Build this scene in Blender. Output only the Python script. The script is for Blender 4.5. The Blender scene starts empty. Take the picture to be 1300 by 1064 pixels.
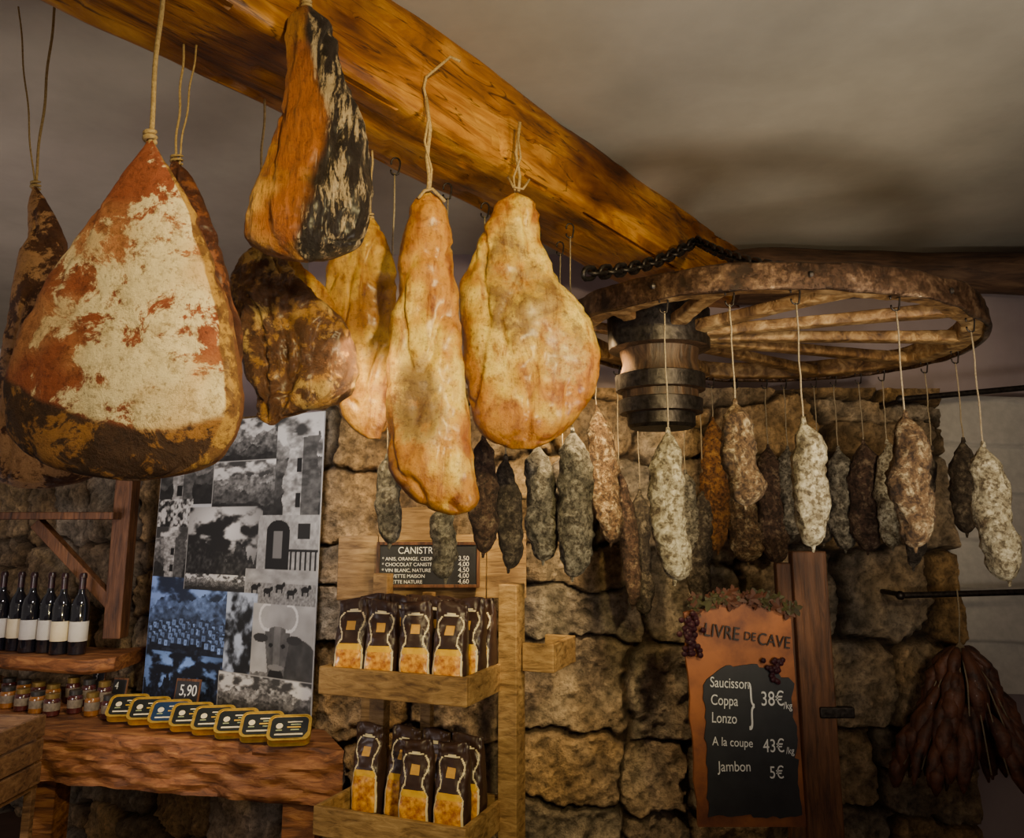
import bpy, math, random
import numpy as np
from mathutils import Vector, Matrix, noise
random.seed(7)
R = math.radians
# ------------------------------------------------------------------ camera model (estimated): image pixels to world points at guessed depths
F = 1010.0; PITCH = R(10); CZ = 1.6
CP, SP = math.cos(PITCH), math.sin(PITCH)
def ray(px, py):
    u = (px-650)/F; v = (487-py)/F
    return Vector((u, CP-v*SP, SP+v*CP))
def W(px, py, y):
    r = ray(px, py); return Vector((0, 0, CZ)) + r*(y/r.y)
cam_d = bpy.data.cameras.new('camera'); cam = bpy.data.objects.new('camera', cam_d)
bpy.context.collection.objects.link(cam)
cam.location = (0, 0, CZ); cam.rotation_euler = (R(90)+PITCH, 0, 0)
cam_d.sensor_width = 36; cam_d.lens = 36*F/1300; cam_d.shift_y = -45/1300
cam_d.clip_start = 0.02
bpy.context.scene.camera = cam

# ------------------------------------------------------------------ mesh builder
class MB:
    def __init__(s): s.v=[]; s.f=[]; s.m=[]; s.c=[]; s.c2=None
    def add(s, vs, fs, mat=0, cols=None):
        o=len(s.v); s.v += [tuple(p) for p in vs]
        s.c += (cols if cols else [(1,1,1,1)]*len(vs))
        for i,f in enumerate(fs):
            s.f.append(tuple(o+k for k in f)); s.m.append(mat[i] if isinstance(mat,list) else mat)
    def box(s, c, size, mat=0, rot=None):
        c=Vector(c); sx,sy,sz=[a/2 for a in size]; vs=[]
        for x in(-sx,sx):
            for y in(-sy,sy):
                for z in(-sz,sz):
                    p=Vector((x,y,z))
                    if rot: p=rot@p
                    vs.append(c+p)
        s.add(vs,[(0,1,3,2),(4,6,7,5),(0,4,5,1),(2,3,7,6),(0,2,6,4),(1,5,7,3)],mat)
    def loft(s, rings, mat=0, cap=True, closed=False, cols=None):
        n=len(rings[0]); vs=[p for r in rings for p in r]; fs=[]
        L=len(rings); rng=range(L if closed else L-1)
        for i in rng:
            j=(i+1)%L
            for k in range(n):
                k2=(k+1)%n
                fs.append((i*n+k,i*n+k2,j*n+k2,j*n+k))
        mm=mat
        if isinstance(mat,list): mm=list(mat)
        if cap and not closed:
            fs.append(tuple(range(n))[::-1]); fs.append(tuple((L-1)*n+k for k in range(n)))
            if isinstance(mm,list): mm+= [mm[0],mm[-1]]
        s.add(vs,fs,mm,cols)
    def tube(s, pts, r, seg=8, mat=0, closed=False):
        pts=[Vector(p) for p in pts]; rings=[]; L=len(pts)
        up=None
        for i,p in enumerate(pts):
            if closed: t=pts[(i+1)%L]-pts[i-1]
            else: t=pts[min(i+1,L-1)]-pts[max(i-1,0)]
            t.normalize()
            if up is None:
                up=Vector((0,0,1)) if abs(t.z)<.9 else Vector((1,0,0))
            a=(up-t*up.dot(t)).normalized(); up=a; b=t.cross(a)
            rr=r[i] if isinstance(r,(list,tuple)) else r
            rings.append([p+a*rr*math.cos(2*math.pi*k/seg)+b*rr*math.sin(2*math.pi*k/seg) for k in range(seg)])
        s.loft(rings,mat,True,closed)
    def lathe(s, c, prof, seg=32, mat=0, rot=None):
        c=Vector(c); rings=[]
        for (r,z) in prof:
            ring=[]
            for k in range(seg):
                p=Vector((r*math.cos(2*math.pi*k/seg), r*math.sin(2*math.pi*k/seg), z))
                if rot: p=rot@p
                ring.append(c+p)
            rings.append(ring)
        if isinstance(mat,list):
            mm=[]
            for m in mat: mm+=[m]*seg
            s.loft(rings,mm,True)
        else: s.loft(rings,mat,True)
    def ball(s, c, r, mat=0, seg=10, sc=(1,1,1)):
        c=Vector(c); rings=[]
        for i in range(1,seg):
            a=math.pi*i/seg
            rings.append([c+Vector((r*sc[0]*math.sin(a)*math.cos(2*math.pi*k/seg), r*sc[1]*math.sin(a)*math.sin(2*math.pi*k/seg), r*sc[2]*math.cos(a))) for k in range(seg)])
        s.loft(rings,mat,True)
    def build(s, name, mats, smooth=True, bevel=0, loc=None, rot=None, parent=None, center=True, autos=True):
        vs=[Vector(v) for v in s.v]
        o=Vector((0,0,0))
        if center and loc is None:
            o=sum(vs,Vector())/len(vs)
            vs=[v-o for v in vs]
        me=bpy.data.meshes.new(name); me.from_pydata([tuple(v) for v in vs],[],s.f)
        for m in mats: me.materials.append(m)
        me.polygons.foreach_set('material_index', s.m)
        me.polygons.foreach_set('use_smooth',[smooth]*len(s.f))
        ca=me.color_attributes.new('Col','FLOAT_COLOR','POINT')
        ca.data.foreach_set('color',[x for c in s.c for x in c])
        if s.c2:
            s.c2 += [(1,1,1,1)]*(len(s.v)-len(s.c2))
            cb=me.color_attributes.new('ColB','FLOAT_COLOR','POINT')
            cb.data.foreach_set('color',[x for c in s.c2 for x in c])
        me.update()
        if smooth and autos:
            try: me.set_sharp_from_angle(angle=R(40))
            except Exception: pass
        ob=bpy.data.objects.new(name,me); bpy.context.collection.objects.link(ob)
        ob.location = loc if loc is not None else o
        if rot: ob.rotation_euler=rot
        if bevel:
            b=ob.modifiers.new('bevel','BEVEL'); b.width=bevel; b.segments=2; b.limit_method='ANGLE'
        return ob

# ------------------------------------------------------------------ materials
def base(name):
    m=bpy.data.materials.new(name); m.use_nodes=True
    return m,m.node_tree,m.node_tree.nodes['Principled BSDF']
def mapped(nt,scale=(1,1,1),rot=(0,0,0)):
    tc=nt.nodes.new('ShaderNodeTexCoord'); mp=nt.nodes.new('ShaderNodeMapping')
    mp.inputs['Scale'].default_value=scale; mp.inputs['Rotation'].default_value=rot
    nt.links.new(tc.outputs['Object'],mp.inputs[0]); return mp.outputs[0]
def nz(nt,vec,scale,detail=6,rough=.6,dist=0):
    n=nt.nodes.new('ShaderNodeTexNoise'); n.inputs['Scale'].default_value=scale
    n.inputs['Detail'].default_value=detail; n.inputs['Roughness'].default_value=rough
    n.inputs['Distortion'].default_value=dist
    nt.links.new(vec,n.inputs['Vector']); return n.outputs['Fac']
def ramp(nt,fac,stops):
    r=nt.nodes.new('ShaderNodeValToRGB'); e=r.color_ramp.elements
    while len(e)<len(stops): e.new(.5)
    for el,(p,c) in zip(e,stops): el.position=p; el.color=(*c,1)
    nt.links.new(fac,r.inputs[0]); return r.outputs[0]
def mix(nt,a,b,fac,mode='MIX'):
    n=nt.nodes.new('ShaderNodeMix'); n.data_type='RGBA'; n.blend_type=mode
    if isinstance(fac,float): n.inputs[0].default_value=fac
    else: nt.links.new(fac,n.inputs[0])
    for i,x in ((6,a),(7,b)):
        if isinstance(x,tuple): n.inputs[i].default_value=(*x,1)
        else: nt.links.new(x,n.inputs[i])
    return n.outputs[2]
def math_(nt,op,a,b=None):
    n=nt.nodes.new('ShaderNodeMath'); n.operation=op
    for i,x in enumerate((a,b)):
        if x is None: continue
        if isinstance(x,(int,float)): n.inputs[i].default_value=x
        else: nt.links.new(x,n.inputs[i])
    return n.outputs[0]
def bump(nt,b,h,strength,dist=.01):
    n=nt.nodes.new('ShaderNodeBump'); n.inputs['Strength'].default_value=strength; n.inputs['Distance'].default_value=dist
    nt.links.new(h,n.inputs['Height']); nt.links.new(n.outputs[0],b.inputs['Normal'])
def simple(name,c1,c2=None,rough=.6,metal=0,scale=20,bmp=.3,dist=.004,coat=0):
    m,nt,b=base(name); c2=c2 or tuple(x*.7 for x in c1)
    v=mapped(nt); n=nz(nt,v,scale)
    nt.links.new(ramp(nt,n,[(.35,c2),(.65,c1)]),b.inputs['Base Color'])
    b.inputs['Roughness'].default_value=rough; b.inputs['Metallic'].default_value=metal
    b.inputs['Coat Weight'].default_value=coat
    if bmp: bump(nt,b,n,bmp,dist)
    return m
def wood(name,dark,mid,light,stretch=(1,10,10),scale=3,rough=.55,bmp=.5,blot=(.45,.4,.38),cracks=0):
    m,nt,b=base(name); v=mapped(nt,stretch)
    n=nz(nt,v,scale,8,.65,.6); n2=nz(nt,mapped(nt),2.2,4)
    c=ramp(nt,n,[(.32,dark),(.5,mid),(.68,light)])
    c=mix(nt,c,ramp(nt,n2,[(.36,blot),(.58,(1,1,1))]),.85,'MULTIPLY')
    h=n
    if cracks:
        cr=nz(nt,mapped(nt,(.7,9,9)),2.3,3,.5,.8)
        d_=math_(nt,'ABSOLUTE',math_(nt,'SUBTRACT',cr,.5))
        k=ramp(nt,d_,[(.0,(.12,.08,.05)),(.012,(1,1,1))])
        c=mix(nt,c,k,float(cracks),'MULTIPLY'); 
        vo=nt.nodes.new('ShaderNodeTexVoronoi'); vo.inputs['Scale'].default_value=1.7
        nt.links.new(mapped(nt,(.8,2,2)),vo.inputs['Vector'])
        c=mix(nt,c,ramp(nt,vo.outputs['Distance'],[(.05,(.18,.10,.06)),(.16,(1,1,1))]),.8,'MULTIPLY')
    nt.links.new(c,b.inputs['Base Color']); b.inputs['Roughness'].default_value=rough
    bump(nt,b,h,bmp,.008); return m
def vcmat(name,rough=.45,sc=40,lo=.55,bmp=.5,dist=.004,coat=0):
    m,nt,b=base(name); a=nt.nodes.new('ShaderNodeAttribute'); a.attribute_name='Col'
    v=mapped(nt); n=nz(nt,v,sc,8,.7)
    g=ramp(nt,n,[(.3,(lo,lo,lo)),(.55,(1,1,1))])
    c=mix(nt,a.outputs['Color'],g,1.0,'MULTIPLY')
    nt.links.new(c,b.inputs['Base Color']); b.inputs['Roughness'].default_value=rough
    b.inputs['Coat Weight'].default_value=coat; b.inputs['Coat Roughness'].default_value=.25
    if bmp: bump(nt,b,n,bmp,dist)
    return m
def hammat(name,rough=.45,amp=1.0,sc=16,bmp=.7,dist=.012,coat=.2,speck=.45,streak=True,stretch=(1,1,1),soft=.14,sss=0):
    m,nt,b=base(name)
    a=nt.nodes.new('ShaderNodeAttribute'); a.attribute_name='Col'
    a2=nt.nodes.new('ShaderNodeAttribute'); a2.attribute_name='ColB'
    v=mapped(nt,stretch); v0=mapped(nt)
    n=nz(nt,v,sc,12,.72,.5); nf=nz(nt,v0,110,6,.7); nm=nz(nt,v,42,8,.75)
    f=math_(nt,'ADD',a2.outputs['Alpha'],math_(nt,'MULTIPLY',math_(nt,'SUBTRACT',n,.5),amp*2.6))
    f=math_(nt,'ADD',f,math_(nt,'MULTIPLY',math_(nt,'SUBTRACT',nm,.5),.9))
    fr_=ramp(nt,f,[(.51-soft/2,(0,0,0)),(.51+soft/2,(1,1,1))])
    c=mix(nt,a.outputs['Color'],a2.outputs['Color'],fr_)
    if streak:
        s=nz(nt,mapped(nt,(9,9,2.2)),1.6,6,.65,1.8)
        c=mix(nt,c,ramp(nt,s,[(.34,(.50,.30,.12)),(.47,(1,1,1)),(.64,(1.15,1.28,1.3))]),.95,'MULTIPLY')
    c=mix(nt,c,ramp(nt,nm,[(.34,(speck,speck*.8,speck*.6)),(.5,(1,1,1))]),.85,'MULTIPLY')
    c=mix(nt,c,ramp(nt,nf,[(.33,(.40,.30,.22)),(.46,(1,1,1))]),.8,'MULTIPLY')
    nt.links.new(c,b.inputs['Base Color'])
    b.inputs['Roughness'].default_value=rough; b.inputs['Coat Weight'].default_value=coat; b.inputs['Coat Roughness'].default_value=.3
    if sss:
        b.inputs['Subsurface Weight'].default_value=sss; b.inputs['Subsurface Radius'].default_value=(1,.6,.1); b.inputs['Subsurface Scale'].default_value=.015
    h=math_(nt,'ADD',math_(nt,'MULTIPLY',n,1.0),math_(nt,'ADD',math_(nt,'MULTIPLY',nm,.5),math_(nt,'MULTIPLY',nf,.14)))
    bump(nt,b,h,bmp,dist); return m

M_plaster=simple('plaster_mauve',(.38,.30,.30),(.31,.24,.24),.9,scale=3,bmp=.2,dist=.02)
M_ceil=simple('ceiling_plaster',(.44,.39,.31),(.35,.31,.245),.95,scale=2.2,bmp=.25,dist=.03)
M_floor=simple('terracotta_floor',(.12,.06,.035),(.07,.035,.02),.7,scale=6)
M_beam=wood('beam_oak',(.060,.015,.002),(.36,.13,.010),(.70,.34,.04),(1,5,5),2.6,.40,.9,(.25,.14,.08),.9)
M_log=wood('log_wood',(.03,.015,.01),(.10,.05,.027),(.17,.095,.05),(1,8,8),4,.7,.9)
M_spoke=wood('spoke_wood',(.05,.02,.008),(.28,.15,.05),(.62,.40,.17),(3,3,3),7,.55,1.0,(.45,.35,.28))
M_hub=wood('hub_wood',(.012,.007,.004),(.05,.025,.012),(.12,.065,.032),(6,6,1),5,.5,.8)
M_rackw=wood('pine_rack',(.15,.08,.025),(.38,.225,.08),(.56,.36,.15),(1.5,6,12),5,.6,.4)
M_crate=wood('old_crate_wood',(.08,.035,.012),(.24,.12,.045),(.36,.20,.08),(1.5,6,12),5,.6,.4)
M_post=wood('dark_post_wood',(.04,.016,.007),(.15,.058,.02),(.25,.105,.04),(9,9,1),5,.6,.6)
M_table=wood('rustic_slab',(.06,.02,.006),(.27,.095,.028),(.50,.22,.07),(1.2,4,8),5,.6,1.0)
M_iron=simple('wrought_iron',(.06,.05,.045),(.02,.016,.014),.45,.8,60,.6,.003)
m,nt,b=base('worn_iron_tyre'); v=mapped(nt); n=nz(nt,v,14,10,.75); n2=nz(nt,v,90,4)
c=ramp(nt,n,[(.40,(.022,.011,.006)),(.53,(.10,.052,.028)),(.63,(.26,.165,.10)),(.74,(.80,.66,.48))])
c=mix(nt,c,ramp(nt,n2,[(.4,(.5,.45,.4)),(.6,(1,1,1))]),.7,'MULTIPLY')
nt.links.new(c,b.inputs['Base Color']); b.inputs['Roughness'].default_value=.26; b.inputs['Metallic'].default_value=.6
bump(nt,b,n,1.0,.009); M_rim=m
M_rope=simple('jute_twine',(.50,.35,.15),(.3,.19,.07),.9,scale=200,bmp=.8,dist=.002)
M_twine=simple('grey_twine',(.34,.27,.17),(.2,.15,.09),.9,scale=200,bmp=.5)
M_slate=simple('slate_board',(.012,.012,.014),(.02,.02,.022),.55,scale=20,bmp=.1)
M_chalk=simple('chalk',(.85,.85,.82),(.7,.7,.68),.9,scale=200,bmp=0)
M_stone=vcmat('granite_stone',.9,60,.32,1.0,.025)
M_poster=vcmat('printed_poster',.7,200,.95,.0)
M_ham=hammat('ham_rind',.32,.75,9,.7,.014,.35,.5,soft=.3,sss=.22)
M_hammould=hammat('ham_mould',.6,1.1,15,.9,.014,.03,.45,False)
M_hamdark=hammat('ham_dark',.42,.8,18,1.0,.016,.2,.35,False)
M_hamfib=hammat('ham_fibrous',.42,.9,12,1.0,.02,.15,.35,False,(2.8,2.8,.6))

# ------------------------------------------------------------------ numpy noise
def vnoise(x,y,seed=0):
    xi=np.floor(x); yi=np.floor(y); xf=x-xi; yf=y-yi
    def h(a,b_): 
        t=np.sin(a*127.1+b_*311.7+seed*74.7)*43758.5453; return t-np.floor(t)
    u=xf*xf*(3-2*xf); w=yf*yf*(3-2*yf)
    return (h(xi,yi)*(1-u)+h(xi+1,yi)*u)*(1-w)+(h(xi,yi+1)*(1-u)+h(xi+1,yi+1)*u)*w
def fbm(x,y,seed=0,o=5):
    s=0;a=.5
    for i in range(o): s=s+a*vnoise(x*2**i,y*2**i,seed+i); a*=.5
    return s/(1-.5**o)
def sstep(a,b_,x): t=np.clip((x-a)/(b_-a),0,1); return t*t*(3-2*t)

def grid_mesh(name,P,C,mat,smooth=True):
    ny,nx=P.shape[:2]; me=bpy.data.meshes.new(name)
    idx=np.arange(ny*nx).reshape(ny,nx)
    f=np.stack([idx[:-1,:-1],idx[:-1,1:],idx[1:,1:],idx[1:,:-1]],-1).reshape(-1,4)
    o=P.reshape(-1,3).mean(0)
    me.from_pydata((P.reshape(-1,3)-o).tolist(),[],f.tolist())
    me.materials.append(mat); me.polygons.foreach_set('use_smooth',[smooth]*len(f))
    ca=me.color_attributes.new('Col','FLOAT_COLOR','POINT')
    C4=np.concatenate([C.reshape(-1,3),np.ones((ny*nx,1))],1)
    ca.data.foreach_set('color',C4.astype(np.float32).ravel()); me.update()
    ob=bpy.data.objects.new(name,me); ob.location=o.tolist(); bpy.context.collection.objects.link(ob)
    return ob

# ------------------------------------------------------------------ stone walls
def stone_wall(name,o,d,length,height,seed,res=.008,z0=0):
    nx=int(length/res); nz_=int(height/res)
    s,t=np.meshgrid(np.linspace(0,length,nx),np.linspace(0,height,nz_))
    rs=np.random.RandomState(seed); seeds=[]
    z=-.1
    while z<height+.2:
        hh=rs.uniform(.26,.40); x=-.3+rs.uniform(0,.3)
        while x<length+.3:
            ww=rs.uniform(.28,.54)
            if rs.rand()<.2: 
                seeds.append((x+ww/2,z+hh*.28,ww,hh*.55)); seeds.append((x+ww/2+rs.uniform(-.05,.05),z+hh*.78,ww,hh*.5))
            else: seeds.append((x+ww/2,z+hh/2+rs.uniform(-.05,.05),ww,hh*rs.uniform(.85,1.2)))
            x+=ww
        z+=hh
    wx=s+.14*(fbm(s*3.5,t*3.5,seed)-.5)+.045*(fbm(s*14,t*14,seed+9)-.5)+.010*(fbm(s*40,t*40,seed+19)-.5)
    wt=t+.14*(fbm(s*3.5+30,t*3.5,seed+3)-.5)+.045*(fbm(s*12,t*12+9,seed+29)-.5)+.010*(fbm(s*40+9,t*40,seed+39)-.5)
    f1=np.full(s.shape,9.); f2=f1.copy(); cid=np.zeros(s.shape,int)
    for i,(a,b_,ww,hh) in enumerate(seeds):
        dd=((np.abs(wx-a)/ww)**4+(np.abs(wt-b_)/hh)**4)**(1/4.)*.28
        m=dd<f1; f2=np.where(m,f1,np.minimum(f2,dd)); cid=np.where(m,i,cid); f1=np.where(m,dd,f1)
    e=sstep(.004,.027,f2-f1)
    tone=rs.uniform(.75,1.2,len(seeds))[cid]; off=rs.uniform(-.015,.025,len(seeds))[cid]; warm=rs.uniform(0,1,len(seeds))[cid]**1.0
    tx=rs.uniform(-.12,.12,len(seeds))[cid]; tz=rs.uniform(-.14,.14,len(seeds))[cid]
    sx=np.array([q[0] for q in seeds])[cid]; sz=np.array([q[1] for q in seeds])[cid]
    n1=fbm(s*5,t*5,seed+5,6); n2=fbm(s*42,t*42,seed+7,3); n3=fbm(s*16,t*16,seed+17,5)
    facet=np.abs(fbm(s*7+3,t*7,seed+51,3)-.5)
    h=e*(.068+off+(wx-sx)*tx+(wt-sz)*tz)+ (n1-.5)*.055*e-facet*.07*e+(n3-.5)*.042+(n2-.5)*.026
    nrm=np.array([d[1],-d[0],0.])
    P=np.zeros(s.shape+(3,)); P[...,0]=o[0]+d[0]*s; P[...,1]=o[1]+d[1]*s; P[...,2]=z0+t
    P+=nrm*h[...,None]
    ca=np.array([.54,.32,.12]); cb=np.array([.40,.32,.23]); mortar_shade=np.array([.11,.065,.035])  # last colour: mortar, darkened to paint in the deep shadow of the joints
    w_=np.clip(warm[...,None]+1.1*(n1[...,None]-.5),0,1)
    C=(ca*w_+cb*(1-w_))*tone[...,None]*(.32+1.3*n3[...,None])
    C=C*e[...,None]+mortar_shade*(1-e[...,None])*(.35+.6*n2[...,None])
    C*= (.20+1.5*n2[...,None])
    return grid_mesh(name,P,C,M_stone)
stone_wall('wall_back_stone',(-.82,3.47),(1,0),2.68,2.18,5)
LD=np.array([.856,-.517]); LO=np.array([-.926,3.45]); nl=np.array([-.517,-.856])
LO=LO-nl*.22
L0=LO-LD*3.2
stone_wall('wall_left_stone',tuple(L0),tuple(LD),3.2,2.12,11,.014)
def slab(name,poly,z0,z1,mat):
    mb=MB(); n=len(poly)
    vs=[(x,y,z0) for x,y in poly]+[(x,y,z1) for x,y in poly]
    fs=[tuple(range(n))[::-1],tuple(range(n,2*n))]+[(i,(i+1)%n,n+(i+1)%n,n+i) for i in range(n)]
    mb.add(vs,fs); return mb.build(name,[mat],smooth=False)
CE=CZ+1.24
slab('wall_back_upper',[(-.95,3.56),(3.4,3.56),(3.4,3.7),(-.95,3.7)],0,CE,M_plaster)
a=LO-nl*.10; b2=L0-nl*.10; a2=LO-nl*.24; b3=L0-nl*.24
slab('wall_left_upper',[tuple(b2),tuple(a),tuple(a2),tuple(b3)],0,CE,M_plaster)
slab('wall_right',[(3.4,-1),(3.55,-1),(3.55,3.7),(3.4,3.7)],0,CE,M_plaster)
slab('ceiling',[(-4.2,-2.0),(3.6,-2.0),(3.6,5.6),(-4.2,5.6)],CE,CE+.1,M_ceil)
slab('floor',[(-4.2,-2.0),(3.6,-2.0),(3.6,5.6),(-4.2,5.6)],-.1,0,M_floor)

# ------------------------------------------------------------------ main beam
BD=Vector((.595,.804,0)).normalized(); BN=Vector((.804,-.595,0)).normalized(); BO=BN*-1.396
mb=MB(); rings=[]; hw,hh=.153,.14
def rrect(hw,hh,r,n=8):
    out=[]
    for cx,cy,a0 in((hw-r,hh-r,0),(-hw+r,hh-r,90),(-hw+r,-hh+r,180),(hw-r,-hh+r,270)):
        for k in range(n):
            a=R(a0+90*k/(n-1)); out.append((cx+r*math.cos(a),cy+r*math.sin(a)))
    res=[]
    for i in range(len(out)):
        p,q=out[i],out[(i+1)%len(out)]
        L=math.hypot(q[0]-p[0],q[1]-p[1]); m=max(1,int(L/.03))
        for k in range(m): res.append((p[0]+(q[0]-p[0])*k/m,p[1]+(q[1]-p[1])*k/m))
    return res
sec=rrect(hw,hh,.035)
NS=180; S0,S1=-1.6,3.62
for i in range(NS):
    s=S0+(S1-S0)*i/(NS-1); ring=[]
    for (a,c) in sec:
        k=noise.fractal(Vector((s*1.5,a*5,c*5)),1,2,4)*.016+noise.noise(Vector((s*.8,3,0)))*.014
        g=-.014 if abs(noise.noise(Vector((s*.9,a*16,c*16+5))))<.035 else 0
        q=1+(k+g)/.15
        ring.append((s,a*q,min(c*q,hh+.002)))
    rings.append(ring)
mb.loft(rings)
beam=mb.build('ceiling_beam',[M_beam],loc=(BO.x,BO.y,CZ+.98+hh),rot=(0,0,math.atan2(BD.y,BD.x)))
mb=MB(); pts=[];rr=[]
for i in range(40):
    t=i/39; x=.98+2.4*t
    pts.append((x,3.40+.02*math.sin(t*7),CZ+1.085+.04*math.sin(t*4+.3)-.02)); rr.append(.105+.018*math.sin(t*9+1)+.01*noise.noise(Vector((t*8,0,0))))
mb.tube(pts,rr,20); mb.build('log_beam',[M_log])

# ------------------------------------------------------------------ hams
def interp(rows,n):
    A=np.array(rows,float); t=A[:,0]; tt=t[0]+(t[-1]-t[0])*(.5-.5*np.cos(np.linspace(0,np.pi,n)))
    out=[]
    for c in(1,2):
        y=A[:,c]; m=np.zeros(len(t))
        dl=np.diff(y)/np.diff(t)
        m[1:-1]=(dl[:-1]+dl[1:])/2; m[0]=dl[0]; m[-1]=dl[-1]
        k=np.clip(np.searchsorted(t,tt)-1,0,len(t)-2); h=t[k+1]-t[k]; s=(tt-t[k])/h
        out.append((2*s**3-3*s**2+1)*y[k]+(s**3-2*s**2+s)*h*m[k]+(-2*s**3+3*s**2)*y[k+1]+(s**3-s**2)*h*m[k+1])
    return tt,out[0],out[1]
def lerp(a,b_,t):
    t=max(0,min(1,t)); return tuple(a[i]*(1-t)+b_[i]*t for i in range(3))
def st(a,b_,x): t=max(0,min(1,(x-a)/(b_-a))); return t*t*(3-2*t)
def fr(p,s,o=5,off=0): return noise.fractal(Vector(p)*s+Vector((off,off*1.3,-off)),.9,2.1,o)
def ham(rows,d,ratio,colfn,seed,disp=.008,ropes=None,mat=None,ribs=0,front=.75):
    n=120; seg=128
    tt,xl,xr=interp(rows,n); rings=[];cols=[];cols2=[]
    W0=max((xr-xl)/2)
    for i in range(n):
        c=W((xl[i]+xr[i])/2,tt[i],d); e=W(xr[i],tt[i],d); h=max((e-c).x,.002)
        hm=(W(650+W0,tt[i],d)-W(650,tt[i],d)).x
        dep=ratio*(h*.75+.25*math.sqrt(h*hm)) if h>.004 else h
        v=(tt[i]-tt[0])/(tt[-1]-tt[0]); ring=[]
        for k in range(seg):
            a=2*math.pi*k/seg; ca,sa=math.cos(a),math.sin(a)
            ex=.9
            dx=math.copysign(abs(ca)**ex,ca)*h; dy=math.copysign(abs(sa)**ex,sa)*dep*(front if sa<0 else 1)
            p=Vector((c.x+dx,d+dy,c.z))
            q=fr(p,7,5,seed)*disp+fr(p,2.5,2,seed+9)*disp*1.8+fr(p,22,4,seed+3)*disp*.45
            q-=disp*.9*max(0,1-abs(noise.noise(Vector((p.x*13,p.y*13,p.z*4.5+seed))))*9)
            if ribs: q+=ribs*(1-abs(noise.noise(Vector((p.x*38,p.y*38,p.z*9+seed))))*2.2)
            q*=min(1,h/.03)
            p+=Vector((ca,sa*ratio,0)).normalized()*q
            A,B,mk=colfn(dx/h,v,p,sa<0)
            ring.append(p); cols.append((*A,1)); cols2.append((*B,mk))
        rings.append(ring)
    mb=MB(); mb.loft(rings,0,True,False,cols); mb.c2=cols2
    for (pts,r) in (ropes or []): 
        mb.tube(pts,r,8,1)
    return mb.build('cured_ham',[mat or M_ham,M_rope],autos=False)
def rope_up(px,py,d,z,r=.0035,dx=0):
    p=W(px,py,d); L=[]
    for i in range(24):
        t=i/23; L.append((p.x+dx*t+.0015*math.sin(t*17),p.y+.001*math.cos(t*13),p.z-.02+(z-p.z+.02)*t))
    k=[(p.x+.008*math.cos(a*1.0),p.y+.008*math.sin(a),p.z+.004*a/3) for a in [j*.6 for j in range(22)]]
    return [(L,r),(k,r)]
z_b=CZ+.98
def c1(u,v,p,front):
    n=fr(p,6,3,3)
    A=lerp((.33,.080,.025),(.50,.20,.07),st(-.3,.3,n)); B=lerp((.92,.75,.44),(.78,.54,.27),st(-.2,.4,n))
    m=.72-.66*st(.42,.0,v)*st(.25,-.55,u)-.45*st(.33,.13,v)-.55*st(-.62,-.98,u)*st(.25,.5,v)+.10*u
    m-=.45*st(.10,.0,abs(v-.62+.25*(u+.5)))*st(.1,-.5,u)
    m-=.22*st(.3,.0,abs(v-.55))*st(.2,.7,u)
    edge=.85-.10*u*u+.05*u+.025*n
    k=st(edge-.012,edge+.008,v)
    A=lerp(A,(.06,.024,.008),k); B=lerp(B,(.34,.15,.03),k); m=m*(1-k)+.40*k
    if u>.90: A=(.20,.09,.02); B=(.48,.26,.05); m=.5
    if not front: A=(.2,.07,.02); B=(.4,.2,.05); m=.4
    return A,B,m
ham([(176,188,193),(190,180,202),(220,158,219),(260,128,240),(300,98,257),(350,64,278),(410,36,296),(470,15,306),(520,10,306),(560,20,292),(590,62,266),(604,110,225),(610,150,185)],1.22,.62,c1,1,.006,rope_up(190,180,1.22,CE-.05,.0042),M_hammould,0,.35)
def cback(u,v,p,front):
    n=fr(p,9,3,13); return (.10,.035,.015),(.52,.27,.12),.50+.3*n-.2*u
ham([(238,42,47),(255,38,58),(300,36,76),(340,25,82),(400,14,100),(470,-2,120),(540,-20,140),(590,-14,135),(612,0,100),(620,25,60)],1.72,.5,cback,2,.008,rope_up(44,240,1.72,CE-.02,.003)+rope_up(46,240,1.72,CE-.02,.002,-.09),M_hammould)
def cdk(u,v,p,front): return (.09,.025,.012),(.28,.09,.03),.4
ham([(205,218,226),(225,212,244),(270,215,262),(320,215,280),(380,215,293),(450,215,300),(500,220,290),(530,240,270)],1.5,.55,cdk,4,.007,rope_up(222,208,1.5,z_b,.0025)+rope_up(226,208,1.5,z_b,.002,.02),M_hamdark)
def c2(u,v,p,front):
    n=fr(p,6,4,5)
    k=st(-.14,.14,u+.30*n+.03-.30*st(.3,0,v)+.1*math.sin(v*9))
    org=lerp((.40,.12,.01),(.82,.42,.07),st(-.25,.25,n-.1*u)); org=lerp(org,(.26,.06,.01),st(.8,1,v)*.6+st(.35,.1,v)*.6)
    A=lerp(org,(.022,.013,.010),k); B=lerp(lerp(org,(.42,.20,.06),.7),(.46,.34,.21),k)
    return A,B,.20+.18*k
ham([(8,386,392),(25,374,404),(60,366,420),(110,370,440),(160,356,458),(210,340,466),(255,322,469),(290,312,465),(312,322,450),(326,352,420),(331,378,400)],1.465,.55,c2,6,.009,rope_up(389,12,1.465,CE-.06,.004),M_hamfib,.006)
def c3(u,v,p,front):
    n=fr(p,9,4,15)
    return (.12,.045,.012),lerp((.36,.17,.03),(.52,.32,.09),st(-.1,.3,n)),.44+.2*n
ham([(306,318,334),(325,300,364),(360,290,392),(400,292,424),(440,300,448),(480,302,453),(510,308,436),(530,318,372),(540,335,350)],1.72,.55,c3,7,.016,rope_up(326,308,1.72,z_b,.003),M_hamdark,.004)
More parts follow.
